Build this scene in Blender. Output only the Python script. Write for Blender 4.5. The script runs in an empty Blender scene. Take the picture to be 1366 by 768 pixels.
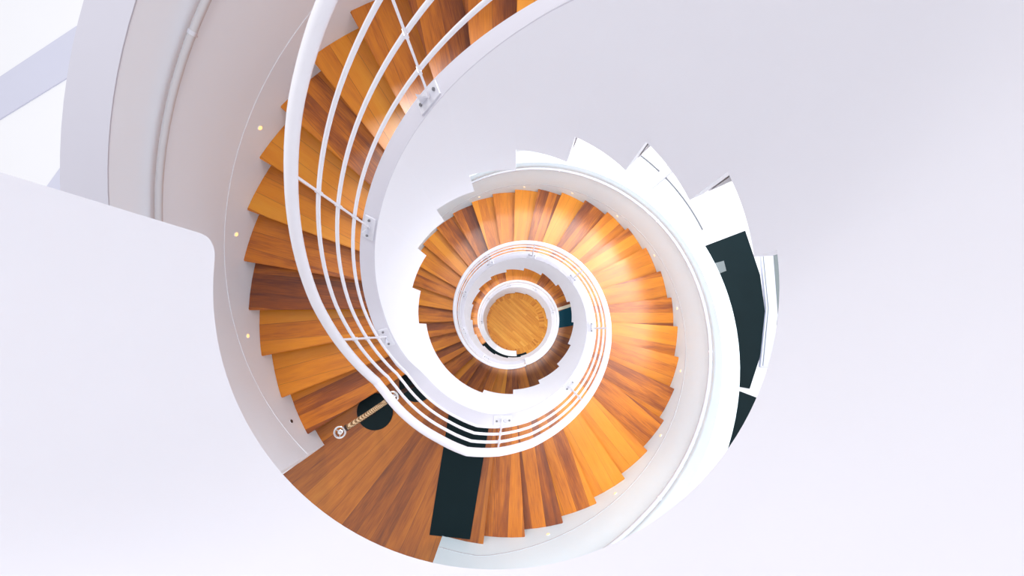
import bpy, bmesh, math, random
from mathutils import Vector, Matrix
random.seed(7)
S = bpy.context.scene
COL = S.collection
H = 0.165; HU = 0.1641; T0 = 263.638; D = 10.2826; DL = 51.99; DU = 10.358
K2 = 37; TL2 = 473.86; ZL2 = -38*H; NB = 20; ZB = ZL2 - NB*H
RI, RP, RO = 0.93, 1.03, 2.38
RR = 0.985; CH, CA, CB, CC = 1.62, 1.38, 1.165, .945
TEND = TL2 + (NB-1)*D          # last nose of the lowest flight

# ---------------------------------------------------------------- helpers
def P(r, t, z):
    a = math.radians(T0 + t); return (r*math.cos(a), r*math.sin(a), z)
def frange(a, b, step):
    n = max(1, int(math.ceil((b-a)/step))); return [a + (b-a)*i/n for i in range(n+1)]
def obj(name, verts, faces, mat, parent=None, smooth=False):
    me = bpy.data.meshes.new(name); me.from_pydata([tuple(v) for v in verts], [], faces); me.validate()
    bm = bmesh.new(); bm.from_mesh(me)
    bmesh.ops.recalc_face_normals(bm, faces=bm.faces); bm.to_mesh(me); bm.free()
    if smooth:
        me.polygons.foreach_set('use_smooth', [True]*len(me.polygons))
        try: me.set_sharp_from_angle(angle=math.radians(35))
        except Exception: pass
    o = bpy.data.objects.new(name, me); COL.objects.link(o)
    if mat: me.materials.append(mat)
    if parent: o.parent = parent
    return o
def obj_bm(name, bm, mat, parent=None, smooth=False):
    me = bpy.data.meshes.new(name); bmesh.ops.recalc_face_normals(bm, faces=bm.faces); bm.to_mesh(me); bm.free()
    if smooth:
        me.polygons.foreach_set('use_smooth', [True]*len(me.polygons))
        try: me.set_sharp_from_angle(angle=math.radians(35))
        except Exception: pass
    o = bpy.data.objects.new(name, me); COL.objects.link(o)
    me.materials.append(mat)
    if parent: o.parent = parent
    return o
def thing(name, label, cat, loc=(0,0,0), rz=0, group=None):
    o = bpy.data.objects.new(name, None); COL.objects.link(o); o.location = loc; o.rotation_euler = (0,0,rz)
    o.empty_display_size = .1
    o['label'] = label; o['category'] = cat
    if group: o['group'] = group
    return o
def tag(o, label, cat, group=None):
    o['label'] = label; o['category'] = cat
    if group: o['group'] = group
    return o
def struct(o, label=None, cat=None):
    o['kind'] = 'structure'
    if label: o['label'] = label
    if cat: o['category'] = cat
    return o
def band(name, ts, r0, r1, zb, zt, mat, parent=None, smooth=True, close=True):
    """curved wall between radii r0,r1; ts list of t; zb/zt functions or lists. equal t twice = a vertical step"""
    B = [zb(t) if callable(zb) else zb[i] for i, t in enumerate(ts)]
    T = [zt(t) if callable(zt) else zt[i] for i, t in enumerate(ts)]
    V = []; F = []
    for i, t in enumerate(ts):
        q = r1(t) if callable(r1) else r1; V += [P(r0,t,B[i]), P(r0,t,T[i]), P(q,t,T[i]), P(q,t,B[i])]
    for i in range(len(ts)-1):
        a = 4*i; b = a+4
        if abs(ts[i]-ts[i+1]) < 1e-6:
            if abs(B[i]-B[i+1]) > 1e-6: F.append((a, b, b+3, a+3))
            if abs(T[i]-T[i+1]) > 1e-6: F.append((a+1, a+2, b+2, b+1))
        else:
            F += [(a,a+1,b+1,b), (a+1,a+2,b+2,b+1), (a+2,a+3,b+3,b+2), (a+3,a,b,b+3)]
    if close:
        F.append((0,3,2,1)); e = 4*(len(ts)-1); F.append((e,e+1,e+2,e+3))
    return obj(name, V, F, mat, parent, smooth)
def tube(name, pts, rad, mat, parent=None, n=12, square=False):
    bm = bmesh.new(); rings = []
    pts = [Vector(p) for p in pts]
    for i, p in enumerate(pts):
        d = (pts[min(i+1,len(pts)-1)] - pts[max(i-1,0)]).normalized()
        up = Vector((0,0,1)) if abs(d.z) < .9 else Vector((p.x, p.y, 0)).normalized() if Vector((p.x,p.y,0)).length>1e-3 else Vector((1,0,0))
        s = d.cross(up).normalized(); u = s.cross(d).normalized()
        rr = rad[i] if isinstance(rad, (list,tuple)) else rad
        rings.append([bm.verts.new(p + s*rr*math.cos(2*math.pi*k/n) + u*rr*math.sin(2*math.pi*k/n)) for k in range(n)])
    for a, b in zip(rings, rings[1:]):
        for k in range(n): bm.faces.new((a[k], a[(k+1)%n], b[(k+1)%n], b[k]))
    bm.faces.new(rings[0][::-1]); bm.faces.new(rings[-1])
    return obj_bm(name, bm, mat, parent, True)
def lathe(name, prof, mat, parent=None, n=32, loc=(0,0,0)):
    bm = bmesh.new(); rings = []
    for r, z in prof:
        if r < 1e-5: rings.append([bm.verts.new((0,0,z))])
        else: rings.append([bm.verts.new((r*math.cos(2*math.pi*k/n), r*math.sin(2*math.pi*k/n), z)) for k in range(n)])
    for a, b in zip(rings, rings[1:]):
        for k in range(n):
            k2 = (k+1)%n
            if len(a)==1 and len(b)==1: continue
            if len(a)==1: bm.faces.new((a[0], b[k], b[k2]))
            elif len(b)==1: bm.faces.new((a[k], a[k2], b[0]))
            else: bm.faces.new((a[k], a[k2], b[k2], b[k]))
    o = obj_bm(name, bm, mat, parent, True); o.location = loc
    return o
def prism(name, poly, z0, z1, mat, parent=None, bevel=0):
    n = len(poly)
    V = [(x,y,z0) for x,y in poly] + [(x,y,z1) for x,y in poly]
    F = [tuple(range(n))[::-1], tuple(range(n,2*n))] + [(i,(i+1)%n,n+(i+1)%n,n+i) for i in range(n)]
    o = obj(name, V, F, mat, parent)
    if bevel:
        m = o.modifiers.new('bevel','BEVEL'); m.width = bevel; m.segments = 2
    return o

# ---------------------------------------------------------------- materials
def srgb(r, g, b):
    f = lambda c: (c/255/12.92) if c/255 <= .04045 else ((c/255+.055)/1.055)**2.4
    return (f(r), f(g), f(b), 1)
def mat(name, col, rough=.5, metal=0, coat=0, emit=None, estr=0, noise=0, nscale=8, bump=0):
    m = bpy.data.materials.new(name); m.use_nodes = True; nt = m.node_tree; b = nt.nodes['Principled BSDF']
    b.inputs['Base Color'].default_value = col; b.inputs['Roughness'].default_value = rough; b.inputs['Metallic'].default_value = metal
    b.inputs['Coat Weight'].default_value = coat; b.inputs['Coat Roughness'].default_value = .15
    if emit: b.inputs['Emission Color'].default_value = emit; b.inputs['Emission Strength'].default_value = estr
    if noise:
        tc = nt.nodes.new('ShaderNodeTexCoord'); no = nt.nodes.new('ShaderNodeTexNoise'); no.inputs['Scale'].default_value = nscale
        no.inputs['Detail'].default_value = 4
        nt.links.new(tc.outputs['Object'], no.inputs['Vector'])
        mx = nt.nodes.new('ShaderNodeMix'); mx.data_type = 'RGBA'
        mx.inputs['A'].default_value = tuple(c*(1-noise) for c in col[:3])+(1,); mx.inputs['B'].default_value = tuple(min(1,c*(1+noise)) for c in col[:3])+(1,)
        nt.links.new(no.outputs['Fac'], mx.inputs['Factor']); nt.links.new(mx.outputs['Result'], b.inputs['Base Color'])
        if bump:
            bp = nt.nodes.new('ShaderNodeBump'); bp.inputs['Strength'].default_value = bump; bp.inputs['Distance'].default_value = .002
            nt.links.new(no.outputs['Fac'], bp.inputs['Height']); nt.links.new(bp.outputs['Normal'], b.inputs['Normal'])
    return m
M = {}
M['wall'] = mat('white_plaster', (.85,.85,.90,1), .55, noise=.012, nscale=3)
M['outer'] = mat('outer_wall_paint', (.87,.90,.96,1), .5, noise=.012, nscale=3)
M['cap'] = mat('cap_toned_down', (.53,.52,.59,1), .5, noise=.012, nscale=3)  # darker than the wall: weaker skylight on the cap put into its colour
M['soffit'] = mat('soffit_paint', (.80,.79,.82,1), .6, noise=.02, nscale=4)
M['rail'] = mat('white_enamel', (.82,.81,.86,1), .28, coat=.4, noise=.01, nscale=20)
M['outrail'] = mat('grey_enamel', (.62,.60,.62,1), .3, coat=.3, noise=.02, nscale=20)
M['outrail2'] = mat('light_grey_enamel', (.50,.50,.54,1), .5, coat=0, noise=.02, nscale=20)
M['plate'] = mat('plate_toned_down', (.66,.65,.72,1), .5, noise=.012, nscale=5)  # darker than the string wall: shade on its top face put into the colour
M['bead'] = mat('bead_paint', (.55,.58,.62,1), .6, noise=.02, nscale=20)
M['steel'] = mat('brushed_steel', (.74,.74,.80,1), .4, .3, noise=.05, nscale=60)
M['bolt'] = mat('bolt_steel', (.25,.25,.27,1), .35, .9, noise=.05, nscale=60)
M['chrome'] = mat('chrome', (.85,.85,.85,1), .12, 1, noise=.02, nscale=30)
M['dark_metal'] = mat('dark_bronze', (.06,.035,.03,1), .4, .5, noise=.1, nscale=30)
M['mat'] = mat('dark_rubber_mat', srgb(10,28,32), .75, noise=.35, nscale=260, bump=.6)
M['base'] = mat('black_enamel', srgb(10,28,32), .4, noise=.1, nscale=30)
M['hallfloor'] = mat('white_hall_floor', (.80,.80,.83,1), .5, noise=.01, nscale=2)
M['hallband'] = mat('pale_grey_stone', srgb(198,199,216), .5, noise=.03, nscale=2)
M['carpet'] = mat('dark_carpet', srgb(14,30,34), .32, noise=.25, nscale=2.5)
M['beam'] = mat('beam_paint', (.42,.42,.46,1), .5, noise=.02, nscale=5)
M['grey'] = mat('grey_panel', srgb(112,120,122), .5, noise=.06, nscale=5)
M['lens'] = mat('warm_lens', srgb(255,214,160), .3, emit=srgb(255,205,140), estr=1.1, noise=.02, nscale=40)
M['lens_off'] = mat('dark_lens', srgb(40,34,34), .3, noise=.1, nscale=40)
M['strip'] = mat('pale_strip', srgb(238,224,196), .45, noise=.03, nscale=20)

def ramp(nt, stops):
    r = nt.nodes.new('ShaderNodeValToRGB'); el = r.color_ramp.elements
    el[0].position, el[0].color = stops[0]; el[1].position, el[1].color = stops[-1]
    for p, c in stops[1:-1]:
        e = el.new(p); e.color = c
    return r
def mth(nt, op, a, b=None, c=None):
    n = nt.nodes.new('ShaderNodeMath'); n.operation = op
    for i, v in enumerate((a, b, c)):
        if v is None: continue
        if isinstance(v, (int,float)): n.inputs[i].default_value = v
        else: nt.links.new(v, n.inputs[i])
    return n.outputs[0]
def wood(name, mode):
    """mode 'tread': grain along local x, boards split across local y; 'polar': radial planks; 'plank': straight planks"""
    m = bpy.data.materials.new(name); m.use_nodes = True; nt = m.node_tree; L = nt.links; b = nt.nodes['Principled BSDF']
    tc = nt.nodes.new('ShaderNodeTexCoord'); sp = nt.nodes.new('ShaderNodeSeparateXYZ'); L.new(tc.outputs['Object'], sp.inputs[0])
    x, y, z = sp.outputs
    oi = nt.nodes.new('ShaderNodeObjectInfo'); rnd = oi.outputs['Random']
    if mode == 'tread':
        u = x; v = y
        sk = mth(nt, 'ADD', mth(nt, 'MULTIPLY', mth(nt, 'SUBTRACT', rnd, .5), .16), mth(nt, 'MULTIPLY', x, .02))
        idx = mth(nt, 'FLOOR', mth(nt, 'MULTIPLY', mth(nt, 'ADD', v, sk), 6.5))
        seam = mth(nt, 'FRACT', mth(nt, 'MULTIPLY', mth(nt, 'ADD', v, sk), 6.5)); sw = .025
    elif mode == 'polar':
        ang = mth(nt, 'ARCTAN2', y, x); u = mth(nt, 'SQRT', mth(nt, 'ADD', mth(nt,'MULTIPLY',x,x), mth(nt,'MULTIPLY',y,y)))
        v = mth(nt, 'MULTIPLY', ang, 1.9)
        idx = mth(nt, 'FLOOR', mth(nt, 'MULTIPLY', ang, 17.0)); seam = mth(nt, 'FRACT', mth(nt, 'MULTIPLY', ang, 17.0)); sw = .035
    else:
        ca, sa = math.cos(math.radians(-42)), math.sin(math.radians(-42))
        u = mth(nt,'ADD', mth(nt,'MULTIPLY',x,ca), mth(nt,'MULTIPLY',y,sa)); v = mth(nt,'ADD', mth(nt,'MULTIPLY',x,-sa), mth(nt,'MULTIPLY',y,ca))
        row = mth(nt, 'FLOOR', mth(nt, 'MULTIPLY', v, 11)); off = mth(nt,'FRACT', mth(nt,'MULTIPLY', row, .377))
        cell = mth(nt, 'FLOOR', mth(nt,'ADD', mth(nt, 'MULTIPLY', u, .9), off))
        idx = mth(nt, 'ADD', row, mth(nt,'MULTIPLY', cell, 7.3)); seam = mth(nt, 'FRACT', mth(nt, 'MULTIPLY', v, 11)); sw = .05
    wn = nt.nodes.new('ShaderNodeTexWhiteNoise'); wn.noise_dimensions = '2D'
    cm = nt.nodes.new('ShaderNodeCombineXYZ'); L.new(idx, cm.inputs[0]); L.new(rnd, cm.inputs[1]); L.new(cm.outputs[0], wn.inputs['Vector'])
    board = wn.outputs['Value']
    # grain
    cv = nt.nodes.new('ShaderNodeCombineXYZ')
    L.new(mth(nt,'ADD', mth(nt,'MULTIPLY', u, 1.3), mth(nt,'MULTIPLY', board, 37.0)), cv.inputs[0]); L.new(mth(nt,'MULTIPLY', v, 9 if mode=='tread' else 13), cv.inputs[1]); L.new(mth(nt,'MULTIPLY', rnd, 50.0), cv.inputs[2])
    n1 = nt.nodes.new('ShaderNodeTexNoise'); n1.inputs['Scale'].default_value = 1.0; n1.inputs['Detail'].default_value = 4; n1.inputs['Distortion'].default_value = .5; L.new(cv.outputs[0], n1.inputs['Vector'])
    cv2 = nt.nodes.new('ShaderNodeCombineXYZ'); L.new(mth(nt,'MULTIPLY', u, 7.0), cv2.inputs[0]); L.new(mth(nt,'MULTIPLY', v, 130), cv2.inputs[1]); L.new(board, cv2.inputs[2])
    n2 = nt.nodes.new('ShaderNodeTexNoise'); n2.inputs['Scale'].default_value = 1.0; n2.inputs['Detail'].default_value = 3; L.new(cv2.outputs[0], n2.inputs['Vector'])
    # tone = grain + board tone + tread tone
    tone = mth(nt,'ADD', mth(nt,'MULTIPLY', n1.outputs['Fac'], .46), mth(nt,'MULTIPLY', n2.outputs['Fac'], .26))
    tone = mth(nt,'ADD', mth(nt,'ADD', tone, .185), mth(nt,'MULTIPLY', mth(nt,'SUBTRACT', board, .5), .24))
    tone = mth(nt,'ADD', tone, mth(nt,'MULTIPLY', mth(nt,'SUBTRACT', rnd, .5), (.30 if mode=='tread' else 0.0)))
    if mode == 'tread':
        stops = [(.22, srgb(100,42,10)), (.38, srgb(150,72,4)), (.50, srgb(200,110,4)), (.66, srgb(226,136,8)), (.88, srgb(234,154,30))]
    elif mode == 'polar':
        stops = [(.28, srgb(84,36,8)), (.42, srgb(128,62,6)), (.54, srgb(158,84,8)), (.68, srgb(182,104,14)), (.88, srgb(198,124,32))]
    else:
        stops = [(.20, srgb(168,92,14)), (.38, srgb(196,118,22)), (.52, srgb(212,138,34)), (.68, srgb(222,154,50)), (.88, srgb(230,170,74))]
    rp = ramp(nt, stops); L.new(tone, rp.inputs['Fac'])
    edge = mth(nt, 'LESS_THAN', seam, sw)
    mx = nt.nodes.new('ShaderNodeMix'); mx.data_type = 'RGBA'; L.new(mth(nt,'MULTIPLY',edge,.45), mx.inputs['Factor']); L.new(rp.outputs['Color'], mx.inputs['A']); mx.inputs['B'].default_value = srgb(80,36,12)
    L.new(mx.outputs['Result'], b.inputs['Base Color'])
    b.inputs['Roughness'].default_value = .42
    b.inputs['Coat Weight'].default_value = .55; b.inputs['Coat IOR'].default_value = 1.7; b.inputs['Coat Roughness'].default_value = .26; b.inputs['Specular IOR Level'].default_value = .3
    bp = nt.nodes.new('ShaderNodeBump'); bp.inputs['Strength'].default_value = .12; bp.inputs['Distance'].default_value = .003
    L.new(n2.outputs['Fac'], bp.inputs['Height']); L.new(bp.outputs['Normal'], b.inputs['Normal'])
    return m
M['wallr'] = mat('white_plaster_lower', (.78,.91,.97,1), .55, noise=.012, nscale=3)
M['tread'] = wood('lacquered_tread_wood', 'tread')
M['landing'] = wood('landing_wood', 'polar')
M['plank'] = wood('floor_plank_wood', 'plank')
M['blocks'] = M['landing'].copy(); M['blocks'].name = 'floor_block_wood'
_b = M['blocks'].node_tree.nodes['Principled BSDF']; _b.inputs['Coat Weight'].default_value = 0; _b.inputs['Specular IOR Level'].default_value = .2
for _n in M['blocks'].node_tree.nodes:
    if _n.type == 'VALTORGB':
        for _e, _c in zip(_n.color_ramp.elements, (srgb(160,88,14), srgb(190,112,22), srgb(208,132,32), srgb(218,148,46), srgb(226,164,68))): _e.color = _c
M['riser'] = mat('riser_wood_shaded', srgb(74,32,14), .45, noise=.25, nscale=9)  # darkened tone paints in deeper shade under the tread noses

def rope_mat():
    m = bpy.data.materials.new('twisted_rope'); m.use_nodes = True; nt = m.node_tree; b = nt.nodes['Principled BSDF']
    tc = nt.nodes.new('ShaderNodeTexCoord'); wv = nt.nodes.new('ShaderNodeTexWave'); wv.bands_direction = 'DIAGONAL'; wv.inputs['Scale'].default_value = 22
    nt.links.new(tc.outputs['Object'], wv.inputs['Vector'])
    r = ramp(nt, [(.1, srgb(120,84,48)), (.9, srgb(222,190,150))]); nt.links.new(wv.outputs['Fac'], r.inputs['Fac']); nt.links.new(r.outputs['Color'], b.inputs['Base Color'])
    b.inputs['Roughness'].default_value = .7
    return m
M['rope'] = rope_mat()
def dotmat():
    m = bpy.data.materials.new('teal_dotted_mat'); m.use_nodes = True; nt = m.node_tree; b = nt.nodes['Principled BSDF']
    tc = nt.nodes.new('ShaderNodeTexCoord'); vo = nt.nodes.new('ShaderNodeTexVoronoi'); vo.inputs['Scale'].default_value = 17; vo.inputs['Randomness'].default_value = .15
    nt.links.new(tc.outputs['Object'], vo.inputs['Vector'])
    r = ramp(nt, [(.16, srgb(90,160,172)), (.34, srgb(10,66,82))]); nt.links.new(vo.outputs['Distance'], r.inputs['Fac']); nt.links.new(r.outputs['Color'], b.inputs['Base Color'])
    b.inputs['Roughness'].default_value = .6
    return m
M['dots'] = dotmat()
for k_ in ('mat','base','carpet','dots'): M[k_].node_tree.nodes['Principled BSDF'].inputs['Specular IOR Level'].default_value = .15
M['plank'].node_tree.nodes['Principled BSDF'].inputs['Coat Weight'].default_value = 0
M['plank'].node_tree.nodes['Principled BSDF'].inputs['Specular IOR Level'].default_value = .2

# ---------------------------------------------------------------- height functions
def N(t):                       # walking line (nose height)
    if t < -DL+DU: return max(0.0, min(3.45, HU + (-DL-t)/DU*HU))
    if t < 0: return 0.0
    if t < (K2+1)*D: return -t/D*H
    if t < TL2: return ZL2
    return max(ZB, ZL2 - (t-TL2)/D*H)
def lerp_tab(t, tab):
    if t <= tab[0][0]: return tab[0][1]
    for (a, va), (b, vb) in zip(tab, tab[1:]):
        if t <= b: return va + (vb-va)*(t-a)/(b-a)
    return tab[-1][1]
E0 = K2*D                       # last nose of the middle flight
NOSE = [(-51,.085),(-46,.06),(-19,.075),(-7.5,.12),(4,.03),(16.5,-.115)]
def rail_base(t):
    if t < -51: return N(t) - .06*max(0, min(1, (t+80)/29))
    if t < 16.5: return lerp_tab(t, NOSE)
    if t < E0+1: return -t/D*H + .15
    if t < E0+3: return ZL2 + .15 + (E0+3-t)/2*.03
    if t < TL2-7.5: return ZL2 + .12
    if t < TL2+16.5: return ZL2 + lerp_tab(t-TL2, NOSE)
    return ZL2 - (t-TL2)/D*H + .15
def plate_top(t):
    if t < -262: return 3.45 + .70
    if t < -55: return N(t) + lerp_tab(t, [(-185,.765),(-120,.715),(-80,.715),(-55,.787)])
    if t < 19.3: return lerp_tab(t, [(-55,1.0),(-47,.84),(-42,.80),(-4,.83),(4,.765),(19.3,.575)])
    if t < E0+1: return -t/D*H + .88
    if t < TL2-4: return ZL2 + .84
    if t < TL2+19.3: return ZL2 + lerp_tab(t-TL2, [(-4,.83),(4,.765),(19.3,.575)])
    return max(ZB + .16, ZL2 - (t-TL2)/D*H + lerp_tab(t, [(TEND-45,.88),(TEND,.34)]))
panels = [(-999, 3.04), (-259.9, 2.91)]
for k in range(9): panels.append((-239.7 + 20.58*k, 2.58 - .34*k))
k = 0; t = -12.0
while t < E0 - 1:
    panels.append((t, -.36 - .335*k + (.10 if 4 < k < 14 else 0))); k += 1; t = -12 + 20.55*k
ZS2 = panels[-1][1]
k = 0; t = TL2 - 12
while ZS2 - .333*(k+1) > ZB:
    k += 1; panels.append((t, ZS2 - .333*k)); t += 20.55
panels.append((t, ZB))
def zbot(t):
    z = panels[0][1]
    for a, v in panels:
        if t >= a: z = v
    return z
def stepped(ta, tb, step=3.0):
    """t samples with duplicated entries at the panel steps, plus bottom list"""
    ts, zs = [], []
    cuts = [ta] + [a for a, v in panels if ta < a < tb] + [tb]
    for a, b in zip(cuts, cuts[1:]):
        z = zbot((a+b)/2)
        for t in frange(a, b, step): ts.append(t); zs.append(z)
    return ts, zs

# ---------------------------------------------------------------- room shell
TW0, TW1 = -450.0, TEND + 61
ts, zs = stepped(TW0, TW1, 2.6)
# rounded lower corner at the free end of the parapet
rc = .07
for i, t in enumerate(ts):
    s = math.radians(t-TW0)*RI
    if s < rc: zs[i] += rc - math.sqrt(max(0, rc*rc - (rc-s)**2))
extra = [TW0 + math.degrees(rc/RI)*q for q in (.08,.2,.4,.65,1)]
for t in extra:
    s = math.radians(t-TW0)*RI; z = 3.04 + (rc - math.sqrt(max(0, rc*rc - (rc-s)**2)))
    j = next(i for i, q in enumerate(ts) if q > t); ts.insert(j, t); zs.insert(j, z)
wi = band('wall_inner', ts, RI, lambda t: lerp_tab(t, [(-190,.997),(-150,RP)]), zs, [plate_top(t) for t in ts], M['wall'])
struct(wi, 'white curved inner string wall winding around the open stairwell', 'wall')
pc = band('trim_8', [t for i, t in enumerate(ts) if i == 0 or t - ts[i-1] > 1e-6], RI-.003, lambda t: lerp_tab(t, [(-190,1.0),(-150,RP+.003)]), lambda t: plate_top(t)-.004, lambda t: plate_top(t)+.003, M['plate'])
struct(pc, 'top edge of the inner string wall, its pale lavender tone standing in for shade', 'trim')
cb = band('trim_7', frange(TEND-34, TW1+1, 2.5), RI-.012, 1.095, lambda t: ZB, lambda t: plate_top(t)+.006, M['wall']); struct(cb, 'low white kerb ending the inner string on the bottom floor', 'trim')
# outer walls
def wall_top(t): return N(t) + 1.19
wo = band('wall_outer', frange(-300, -47.7, 3), RO, 2.66, lambda t: min(N(t)-.5, zbot(t)), wall_top, M['outer'])
struct(wo, 'pale grey curved parapet wall beside the top flight of stairs', 'wall')
wl = band('wall_outer_lower', frange(-10.2, TW1+120, 3), RO, 2.57, lambda t: min(N(t)-.5, zbot(t)) if t < TEND-20 else ZB, wall_top, M['wallr'])
struct(wl, 'white curved outer wall beside the lower flights of stairs', 'wall')
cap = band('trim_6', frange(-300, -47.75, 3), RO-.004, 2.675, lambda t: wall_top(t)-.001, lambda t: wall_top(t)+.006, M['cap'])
struct(cap, 'capping along the top of the left parapet, its pale lavender tone standing in for weaker skylight', 'trim')
# thin crease bead on the outer walls
def bead(name, a, b): 
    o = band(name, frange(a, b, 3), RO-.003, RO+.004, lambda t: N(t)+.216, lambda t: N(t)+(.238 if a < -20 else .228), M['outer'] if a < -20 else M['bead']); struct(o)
bead('trim_1', -300, -48); bead('trim_2', -10, E0)

# upper landing slab beyond the parapet (out of the picture, carries the parapet)
s = band('floor_upper', frange(-448, -262, 3), RP-.01, 2.65, lambda t: 3.05, lambda t: 3.45, M['wall']); struct(s, 'upper landing slab behind the white parapet', 'floor')
# landing 1
def sector(name, ta, tb, r0, r1, z0, z1, m, parent=None):
    return band(name, frange(ta, tb, 2.5), r0, r1, lambda t: z0, lambda t: z1, m, parent, smooth=False)
lts = frange(-DL-1.5, -47.8, 2)[:-1] + [-47.8, -47.8] + frange(-47.8, -10.1, 2.5)[1:-1] + [-10.1, -10.1] + frange(-10.1, 0, 2.5)[1:]
def landing_mesh(name, m):
    V = []; F = []
    for i, t in enumerate(lts):
        wide = (-47.8 < t < -10.1) or (t == -47.8 and lts[i-1] == t) or (t == -10.1 and lts[i-1] != t)
        ro = 3.7 if wide else RO
        V += [P(RP-.003,t,0), P(ro,t,0), P(ro,t,-.045), P(RP-.003,t,-.045)]
    n_ = len(lts)
    for i in range(n_-1):
        a, b = 4*i, 4*i+4
        if lts[i] == lts[i+1]: F.append((a+1, b+1, b+2, a+2)); continue
        F += [(a,a+1,b+1,b), (a+1,a+2,b+2,b+1), (a+2,a+3,b+3,b+2), (a+3,a,b,b+3)]
    F += [(0,3,2,1), (4*n_-4,4*n_-3,4*n_-2,4*n_-1)]
    return obj(name, V, F, m)
l1 = landing_mesh('floor_landing', M['landing']); struct(l1, 'orange wooden landing with radial planks passing out through the wall opening', 'floor')
l2 = sector('floor_landing_lower', E0+D-14, TL2, RP-.003, RO+.01, ZL2-.045, ZL2, M['landing']); struct(l2, 'lower orange wooden landing with a teal mat', 'floor')
# bottom floor
n = 96
circ = lambda r: [(r*math.cos(2*math.pi*i/n), r*math.sin(2*math.pi*i/n)) for i in range(n)]
fb = prism('floor', circ(4.5), ZB-.1, ZB, M['plank']); struct(fb, 'round orange plank floor at the bottom of the stairwell', 'floor')
fr = band('floor_border', frange(0, 360, 3), .86, 1.04, lambda t: ZB-.01, lambda t: ZB+.004, M['blocks'], smooth=False); struct(fr, 'ring of short wooden blocks around the bottom floor', 'floor')
# hall floor outside the stair at mid level
V = []; F = []
for i in range(n):
    for r in (2.572, 16.0): V.append((r*math.cos(2*math.pi*i/n), r*math.sin(2*math.pi*i/n), -1.5))
for i in range(n): j = (i+1)%n; F.append((2*i, 2*i+1, 2*j+1, 2*j))
hf = obj('floor_hall', V, F, M['hallfloor']); struct(hf, 'bright white hall floor beyond the parapet', 'floor')

# ---------------------------------------------------------------- stair flights
def tread_mesh(name, dang, r0=.985, r1=RO-.001, th=.046):
    """nose edge along local +x axis line at angle 0, body at negative... built in frame rotated to mid angle"""
    back = dang + 3.4; mid = math.radians(dang/2)
    V = []; m = 6
    angs = [0, -back*.25, -back*.5, -back*.75, -back]
    bm = bmesh.new()
    def pt(r, a, z): 
        a = math.radians(a) + mid; return (r*math.cos(a), r*math.sin(a), z)
    top_in = [bm.verts.new(pt(r0,a,0)) for a in angs]; top_out = [bm.verts.new(pt(r1,a,0)) for a in angs]
    bot_in = [bm.verts.new(pt(r0,a,-th)) for a in angs]; bot_out = [bm.verts.new(pt(r1,a,-th)) for a in angs]
    for i in range(len(angs)-1):
        bm.faces.new((top_in[i],top_in[i+1],top_out[i+1],top_out[i])); bm.faces.new((bot_in[i],bot_out[i],bot_out[i+1],bot_in[i+1]))
        bm.faces.new((top_in[i],bot_in[i],bot_in[i+1],top_in[i+1])); bm.faces.new((top_out[i],top_out[i+1],bot_out[i+1],bot_out[i]))
    f = bm.faces.new((top_in[0],top_out[0],bot_out[0],bot_in[0])); bm.faces.new((top_in[-1],bot_in[-1],bot_out[-1],top_out[-1]))
    bmesh.ops.recalc_face_normals(bm, faces=bm.faces)
    e = [x for x in f.edges if len([v for v in x.verts if v in (top_in[0], top_out[0])])==2 or len([v for v in x.verts if v in (bot_in[0], bot_out[0])])==2]
    bmesh.ops.bevel(bm, geom=e, offset=.007, segments=2, affect='EDGES')
    me = bpy.data.meshes.new(name); bm.to_mesh(me); bm.free(); me.materials.append(M['tread']); return me
def riser_mesh(name, hh):
    t0 = 0; V = [(RP-.002,-.012,0),(RO-.001,-.012,0),(RO-.001,.006,0),(RP-.002,.006,0)]
    V = V + [(x,y,-hh) for x,y,_ in V]; V = [(x,y,z-.04) for x,y,z in V]
    F = [(0,1,2,3),(7,6,5,4),(0,4,5,1),(1,5,6,2),(2,6,7,3),(3,7,4,0)]
    me = bpy.data.meshes.new(name); me.from_pydata(V,[],F); me.materials.append(M['riser']); return me
def flight(label, noses, dang, hh, sof):
    root = thing('stair_flight', label, 'staircase', P(0, 0, noses[-1][1]))
    zr = noses[-1][1]
    tm = tread_mesh('tread', dang); rm = riser_mesh('riser', hh-.04)
    for t, z, tread in noses:
        if tread:
            o = bpy.data.objects.new('tread', tm); COL.objects.link(o); o.parent = root
            o.location = (0,0,z-zr); o.rotation_euler = (0,0,math.radians(T0+t-dang/2))
        r = bpy.data.objects.new('riser', rm); COL.objects.link(r); r.parent = root
        r.location = (0,0,z-zr); r.rotation_euler = (0,0,math.radians(T0+t-3.0))
    a, b = sof
    ts, zs = stepped(a, b, 3.4)
    o = band('soffit', ts, RP-.003, RO+.003, zs, [v+.03 for v in zs], M['soffit'], root, smooth=False)
    o.location = (0,0,-zr)
    return root
up = [(-DL-k*DU, H+k*HU, True) for k in range(20)][::-1]
flight('upper curved flight of orange wooden treads sweeping down the left of the well', up, DU, HU, (-262,-DL+.5))
mid = [(k*D, -k*H, k > 0) for k in range(0, K2+1)]
flight('middle flight of orange wooden treads circling below the dark landing mat', mid, D, H, (-11.5, E0+1))
low = [(TL2+k*D, ZL2-k*H, k > 0) for k in range(0, NB)]
flight('lowest small flight of orange wooden treads below the teal mat', low, D, H, (TL2-12, TEND-20))
for a, b in ((-DL+.6, -11.2), (E0+1.2, TL2-12.2)):
    o = band('trim_3', frange(a, b, 3), RP-.003, RO+.003, lambda t: zbot((a+b)/2), lambda t: zbot((a+b)/2)+.03, M['soffit'], smooth=False); struct(o)

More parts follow.
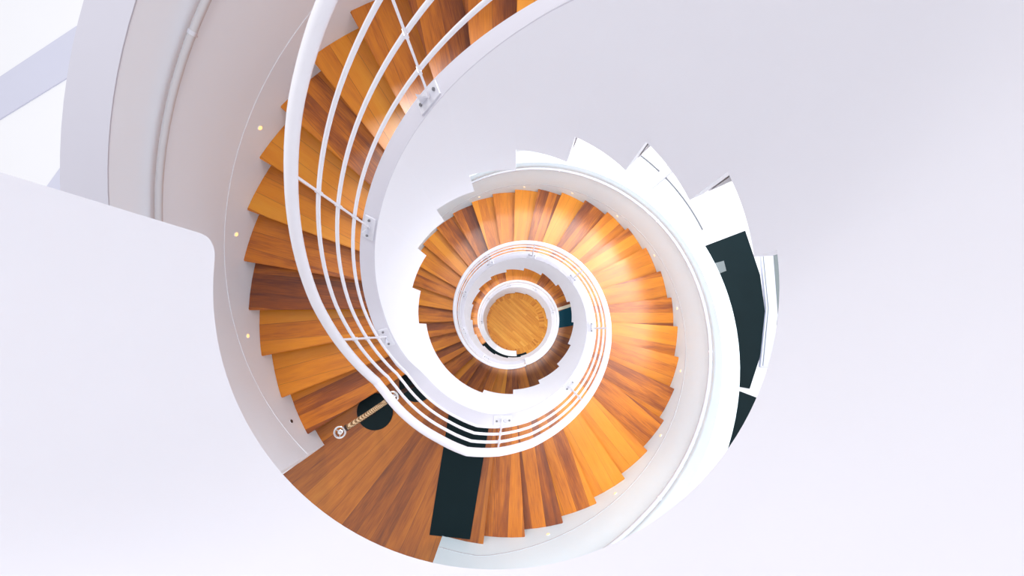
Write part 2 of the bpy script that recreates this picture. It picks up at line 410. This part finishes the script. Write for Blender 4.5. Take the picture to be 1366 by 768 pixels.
# ---------------------------------------------------------------- railing on the inner string
rail = thing('stair_railing', 'white tubular railing with thick handrail and three thin rails along the inner string', 'railing', P(.98, -51, plate_top(-51)))
RL = Vector(rail.location)
def helix(r, fn, a, b, step=3.0):
    ts = sorted(set(frange(a, b, step) + [q for q in (-51,-46,-19,-7.5,4,16.5,E0+1,E0+3,TL2-7.5,TL2+4,TL2+16.5) if a < q < b]))
    return [Vector(P(r, t, fn(t))) - RL for t in ts]
TA, TB = -266, TEND-24
tube('handrail', helix(RR, lambda t: rail_base(t)+CH+lerp_tab(t,[(-155,-.045),(-138,-.01),(-124,.005),(-110,0)]), TA, TB), .0275, M['rail'], rail, 16)
for c in (CA, CB, CC):
    tube('rail', helix(RR, lambda t: rail_base(t)+c, TA, TB), .0105, M['rail'], rail, 10)
posts = [-236.5, -194.7, -152.9, -111.1, -68.3] + [3.6 + 40.9*i for i in range(9)] + [TL2-46, TL2-3] + [TL2+38+41.1*i for i in range(4)]
def local_box(bm, c, ax, ay, az, hx, hy, hz):
    vs = [bm.verts.new(c + ax*sx*hx + ay*sy*hy + az*sz*hz) for sx in (-1,1) for sy in (-1,1) for sz in (-1,1)]
    for f in ((0,1,3,2),(4,6,7,5),(0,4,5,1),(2,3,7,6),(0,2,6,4),(1,5,7,3)): bm.faces.new([vs[i] for i in f])
for t in posts:
    if t > TB: continue
    a = math.radians(T0+t); er = Vector((math.cos(a), math.sin(a), 0)); et = Vector((-math.sin(a), math.cos(a), 0))
    zp = plate_top(t); slope = (plate_top(t+2)-plate_top(t-2))/(math.radians(4)*.98)
    if abs(t-3.6) < 1 : slope *= .8
    tg = (et + Vector((0,0,slope))).normalized(); nn = er.cross(tg).normalized()
    if nn.z < 0: nn = -nn
    base = Vector(P(.98, t, zp)) - RL
    pt_ = Vector(P(RR, t, rail_base(t)+CH)) - RL
    post = bmesh.new(); d = (pt_-(base)); ln = d.length; d.normalize(); s1 = et; s2 = d.cross(s1).normalized()
    local_box(post, base + d*ln/2, s1, s2, d, .0055, .013, ln/2-.003)
    for c in (CA, CB, CC):        # little collars where the thin rails pass
        q = base.lerp(pt_, (rail_base(t)+c-zp)/(rail_base(t)+CH-zp)); local_box(post, q, s1, s2, d, .0085, .0145, .010)
    po = obj_bm('post', post, M['rail'], rail)
    bm = bmesh.new(); local_box(bm, base + nn*.006 - er*.004, tg, er, nn, .085, .038, .005)
    bo = obj_bm('bracket_plate', bm, M['steel'], po)
    m = bo.modifiers.new('bevel','BEVEL'); m.width = .002; m.segments = 1
    bm = bmesh.new()
    v = [bm.verts.new(base + nn*.010 + tg*q + s2*w + nn*hh) for q, hh in ((.0,0),(.055,0),(.0,.07)) for w in (-.004,.004)]
    for f in ((0,2,4),(1,5,3),(0,1,3,2),(2,3,5,4),(4,5,1,0)): bm.faces.new([v[i] for i in f])
    obj_bm('gusset', bm, M['steel'], po)
    for q in (-.058, .06):
        b0 = base + tg*q + nn*.011
        bm = bmesh.new()
        ring = [bm.verts.new(b0 + tg*.009*math.cos(k*math.pi/3) + er*.009*math.sin(k*math.pi/3)) for k in range(6)]
        rg2 = [bm.verts.new(x.co + nn*.007) for x in ring]
        for k in range(6): bm.faces.new((ring[k], ring[(k+1)%6], rg2[(k+1)%6], rg2[k]))
        bm.faces.new(rg2); bm.faces.new(ring[::-1])
        obj_bm('bolt', bm, M['bolt'], po)

# ---------------------------------------------------------------- wall handrails
def wall_handrail(label, a, b, cfun, marks, m):
    root = thing('wall_handrail', label, 'handrail', P(2.333, a, N(a)+cfun(a)))
    o0 = Vector(root.location)
    tube('handrail', [Vector(P(2.333, t, N(t)+cfun(t))) - o0 for t in frange(a, b, 3)], .021, m, root, 14)
    for t in marks:
        q = Vector(P(2.333, t, N(t)+cfun(t))) - o0; w = Vector(P(RO+.002, t, N(t)+cfun(t)-.05)) - o0
        tube('bracket', [q, q.lerp(w,.3)+Vector((0,0,-.03)), w], .007, M['steel'], root, 8)
        a_ = math.radians(T0+t); et = Vector((-math.sin(a_), math.cos(a_), (N(t+1)-N(t-1))/(math.radians(2)*2.33))).normalized()
        tube('joint_sleeve', [q-et*.012, q+et*.012], .0235, M['steel'], root, 14)
    return root
wall_handrail('grey enamelled handrail on the pale wall left of the top flight', -298, -60, lambda t: .904, [-281,-241,-202,-163,-123.6,-84], M['outrail'])
wall_handrail('white handrail on the outer wall of the middle flight', 12, E0-4, lambda t: lerp_tab(t, [(40,.94),(75,1.0),(120,1.06),(250,1.03)]), [44.9, 85.1, 128.6, 167.8, 208, 248, 288, 328], M['outrail2'])

# ---------------------------------------------------------------- step lights
def step_light(t, c, off, label, group=None):
    g = thing('step_light', label, 'light', P(RO, t, N(t)+c), math.radians(T0+t), group)
    # axis is the local x; lens faces the well (negative x)
    def disc(name, r, x0, x1, m, parent):
        bm = bmesh.new(); k = 20
        A = [bm.verts.new((x0, r*math.cos(2*math.pi*i/k), r*math.sin(2*math.pi*i/k))) for i in range(k)]
        B = [bm.verts.new((x1, r*.9*math.cos(2*math.pi*i/k), r*.9*math.sin(2*math.pi*i/k))) for i in range(k)]
        for i in range(k): bm.faces.new((A[i],A[(i+1)%k],B[(i+1)%k],B[i]))
        bm.faces.new(A); bm.faces.new(B)
        return obj_bm(name, bm, m, parent)
    disc('trim_ring', .024, .004, -.003, M['outer'], g)
    disc('lens', .019, .002, -.006, M['lens_off'] if off else M['lens'], g)
for t, lab in ((-119, 'warm step light on the left wall, highest of the three visible left of the handrail'), (-98.3, 'round warm step light low on the left wall, beside the corner of the white parapet'), (-77.4, 'round warm step light low on the left wall, nearest above the unlit one')):
    step_light(t, .10, False, lab)
step_light(-56.4, .08, True, 'small dark unlit step light on the left wall just above the landing')
step_light(-139.8, .10, False, 'round warm step light on the wall behind the thick handrail at the top')
step_light(-160.8, .10, False, 'round warm step light farthest up the top flight wall')
for i, t in enumerate((16.2, 36.6, 57.3, 78, 98.7, 119.2, 139.8, 160.3, 181, 201.5)):
    step_light(t, .10, False, 'small warm step light low on the outer wall of the middle flight', 'step lights along the middle flight')

# ---------------------------------------------------------------- mats
m1 = prism('floor_mat', [(-.811,-2.275),(-.398,-2.316),(-.185,-1.035),(-.625,-1.03)], .0005, .011, M['mat'], bevel=.003)
tag(m1, 'dark green-black rectangular mat across the upper landing beside the first step', 'mat')
a2 = ZL2
m2 = prism('floor_mat', [(1.035,.214),(2.0,.565),(2.1,-.01),(1.045,-.186)], a2+.0005, a2+.011, M['dots'], bevel=.003)
tag(m2, 'small teal mat with pale dots on the lower landing', 'mat')
st = band('nosing_strip', frange(TL2-3.6, TL2-.3, 1), RP+.005, RO-.01, lambda t: ZL2-.001, lambda t: ZL2+.003, M['strip'], smooth=False)
tag(st, 'pale nosing strip on the lower landing edge beside the teal mat', 'strip')
m3 = band('floor_mat', frange(TEND+1, TEND+80, 3), 1.045, 1.95, lambda t: ZB+.0005, lambda t: ZB+.012, M['mat'], smooth=False)
tag(m3, 'black curved mat on the bottom floor at the foot of the lowest flight', 'mat')

# ---------------------------------------------------------------- rope barrier
def stanchion(x, y, label):
    s = thing('rope_stanchion', label, 'stanchion', (x,y,0))
    lathe('base', [(0,.0005),(.185,.0005),(.19,.006),(.185,.014),(.06,.022),(.03,.03),(0,.03)], M['base'], s, 48)
    lathe('post', [(.0,.028),(.02,.028),(.019,.06),(.019,.80),(.0,.80)], M['dark_metal'], s, 20)
    # ring shaped finial
    bm = bmesh.new(); R1, r1 = .046, .0085
    vs = [[bm.verts.new(((R1+r1*math.cos(b))*math.cos(a), (R1+r1*math.cos(b))*math.sin(a), .86+r1*math.sin(b))) for b in [2*math.pi*j/8 for j in range(8)]] for a in [2*math.pi*i/28 for i in range(28)]]
    for i in range(28):
        for j in range(8): bm.faces.new((vs[i][j], vs[(i+1)%28][j], vs[(i+1)%28][(j+1)%8], vs[i][(j+1)%8]))
    obj_bm('top_ring', bm, M['chrome'], s, True)
    kn = lathe('cap', [(.0,.80),(.028,.80),(.031,.83),(.022,.855),(.0,.87)], M['chrome'], s, 20)
    for k in range(3):
        an = k*2.094+.5
        tube('spoke', [(.02*math.cos(an),.02*math.sin(an),.85),(.046*math.cos(an),.046*math.sin(an),.86)], .004, M['chrome'], kn, 6)
    return s
A_ = Vector((-1.408,-1.057,.84)); B_ = Vector((-.973,-.769,.84))
stanchion(A_.x, A_.y, 'rope stanchion with round chrome top, nearer the outer wall of the landing')
stanchion(B_.x, B_.y, 'rope stanchion with round chrome top, behind the thick white handrail')
rp = thing('barrier_rope', 'short beige twisted rope hanging between the two chrome topped stanchions', 'rope', tuple(A_))
pts = []
d = B_-A_
for i in range(21):
    u = i/20; u2 = .12 + .76*u
    pts.append(d*u2 + Vector((0,0,-.07*(1-(2*u-1)**2) - .0)))
# twisted three strand rope
L_ = d.normalized(); sd = L_.cross(Vector((0,0,1))).normalized(); upv = sd.cross(L_)
for k in range(3):
    sp = []
    for i in range(121):
        u = i/120; q = pts[min(19,int(u*20))].lerp(pts[min(20,int(u*20)+1)], u*20-min(19,int(u*20)))
        an = u*2*math.pi*7 + k*2.094
        sp.append(q + sd*.0105*math.cos(an) + upv*.0105*math.sin(an))
    tube('strand', sp, .0125, M['rope'], rp, 8)
for e, f in ((pts[0], d*.045), (pts[-1], d*.955)):
    tube('end_cap', [e.lerp(f,-.06), e.lerp(f,.35)], .027, M['dark_metal'], rp, 14)
    tube('hook', [e.lerp(f,.3), e.lerp(f,.7)+Vector((0,0,.012)), f], .009, M['chrome'], rp, 8)

# ---------------------------------------------------------------- hall beyond the parapet
ZH = -1.5
dark = prism('carpet', [(2.768,0.987),(3.407,1.229),(3.582,0.581),(3.630,-0.097),(3.504,-0.600),(3.340,-1.026),(2.904,-0.949),(2.807,0.194)], ZH, ZH+.02, M['carpet'])
tag(dark, 'dark glossy floor panel seen beyond the right wall top', 'carpet')
dark2 = prism('carpet', [(2.904,-1.007),(3.214,-1.065),(3.465,-1.162),(3.291,-1.694),(2.856,-2.420),(2.323,-2.226),(2.614,-1.452)], ZH, ZH+.02, M['carpet'])  # white floor left bare between the dark panels stands in for daylight glare
tag(dark2, 'dark floor panel tapering to a point at the lower right', 'carpet')
sq = prism('floor_box', [(2.885,0.736),(3.069,0.784),(3.098,0.639),(2.923,0.571)], ZH+.02, ZH+.03, M['grey'])
tag(sq, 'small grey square hatch on the dark floor panel', 'hatch')
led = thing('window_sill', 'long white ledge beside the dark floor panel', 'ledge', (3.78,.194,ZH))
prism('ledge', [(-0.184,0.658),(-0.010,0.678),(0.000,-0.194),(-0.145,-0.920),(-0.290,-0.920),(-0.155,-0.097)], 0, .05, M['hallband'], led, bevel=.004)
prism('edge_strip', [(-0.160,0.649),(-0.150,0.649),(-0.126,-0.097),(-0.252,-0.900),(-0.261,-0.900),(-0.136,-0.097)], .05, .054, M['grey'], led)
ds = prism('door_mat', [(3.766,0.891),(3.969,0.910),(3.920,-0.242),(3.785,-0.194)], ZH, ZH+.02, M['grey'])
tag(ds, 'dark grey strip of flooring at the far right of the gap', 'mat')
# curved floor rail with a crossing bar
fr_ = thing('floor_track', 'thin dark curved track set in the white hall floor', 'track', (0,0,ZH))
tube('track', [(3.06*math.cos(math.radians(a)), 3.06*math.sin(math.radians(a)), .012) for a in range(24, 53, 2)], .012, M['bolt'], fr_, 6)
ba = prism('floor_beam', [(1.965,1.917),(2.062,1.839),(2.517,2.226),(2.420,2.323)], ZH+.02, ZH+.10, M['beam'], bevel=.01)
tag(ba, 'short pale grey beam crossing the curved track', 'beam')
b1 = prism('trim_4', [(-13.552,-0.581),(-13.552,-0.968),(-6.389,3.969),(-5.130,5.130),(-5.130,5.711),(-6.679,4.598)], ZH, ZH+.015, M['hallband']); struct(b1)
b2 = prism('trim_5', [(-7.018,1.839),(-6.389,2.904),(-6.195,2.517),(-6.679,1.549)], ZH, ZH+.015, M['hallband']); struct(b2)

# ---------------------------------------------------------------- light
w = bpy.data.worlds.new('World'); S.world = w; w.use_nodes = True; nt = w.node_tree
bg = nt.nodes['Background']
tc = nt.nodes.new('ShaderNodeTexCoord'); sp = nt.nodes.new('ShaderNodeSeparateXYZ'); nt.links.new(tc.outputs['Generated'], sp.inputs[0])
r = nt.nodes.new('ShaderNodeValToRGB'); nt.links.new(mth(nt,'MULTIPLY_ADD', sp.outputs[2], .5, .5), r.inputs['Fac'])
r.color_ramp.elements[0].color = (.84,.84,.90,1); r.color_ramp.elements[1].color = (.98,.98,1,1)
nt.links.new(r.outputs['Color'], bg.inputs['Color']); bg.inputs['Strength'].default_value = 1.0
def area(name, loc, target, size, power, col=(1,1,1)):
    l = bpy.data.lights.new(name,'AREA'); l.energy = power; l.size = size; l.color = col
    o = bpy.data.objects.new(name, l); COL.objects.link(o); o.location = loc
    o.rotation_euler = (Vector(target)-Vector(loc)).to_track_quat('-Z','Y').to_euler(); return o
area('skylight', (-3.2, 6.5, 10.5), (0,-1,0), 1.5, 430, (1,.99,.98))
area('east_fill', (4.5, 3.0, 9.5), (-2.4,0,1.5), 1.5, 120, (.95,.97,1))  # added fill with no known source, brightens the left wall
for t_ in (20, 110, 200, 290):
    p_ = P(3.4, t_, -5.2); area('lower_hall_fill', p_, (p_[0]*.3, p_[1]*.3, -8.6), 1.4, 55, (1,.97,.93))  # unseen fill lights added to lift the lowest flight
for t in (25, 58, 88, 110.2, 130.6, 151.2, 171.8, 192.4, 213):
    z = zbot(t-360)-.19
    for r_, e_, tg_, sz_ in ((1.70, 19, 1.5, .62), (3.3, 30, .98, 1.1)):
        if r_ > 2 and (t < 80 or t > 180): continue
        p_ = P(r_, t, z); area('soffit_fill', p_, (p_[0]*tg_, p_[1]*tg_, p_[2]-1.6), sz_, e_, (.93,.96,1))  # unseen lights added under the soffit for tread highlights and a brighter outer wall
sl = bpy.data.lights.new('well_fill_spot','SPOT'); sl.energy = 3200; sl.spot_size = math.radians(13); sl.spot_blend = .2; sl.shadow_soft_size = .15  # unseen spot added above the camera to brighten the bottom of the well
so = bpy.data.objects.new('well_fill_spot', sl); COL.objects.link(so); so.location = (0,-.05,5.2)

# ---------------------------------------------------------------- camera
cd = bpy.data.cameras.new('camera'); cd.sensor_width = 36; cd.lens = 543.5146/1366*36; cd.clip_start = .02; cd.clip_end = 200
cam = bpy.data.objects.new('camera', cd); COL.objects.link(cam); cam.location = (.0712,-.1986,4.3669); cam.rotation_euler = (.1009,.0099,0)
S.camera = cam
S.view_settings.view_transform = 'Standard'; S.view_settings.look = 'None'; S.view_settings.exposure = 0; S.view_settings.gamma = 1
S.cycles.max_bounces = 10; S.cycles.diffuse_bounces = 4
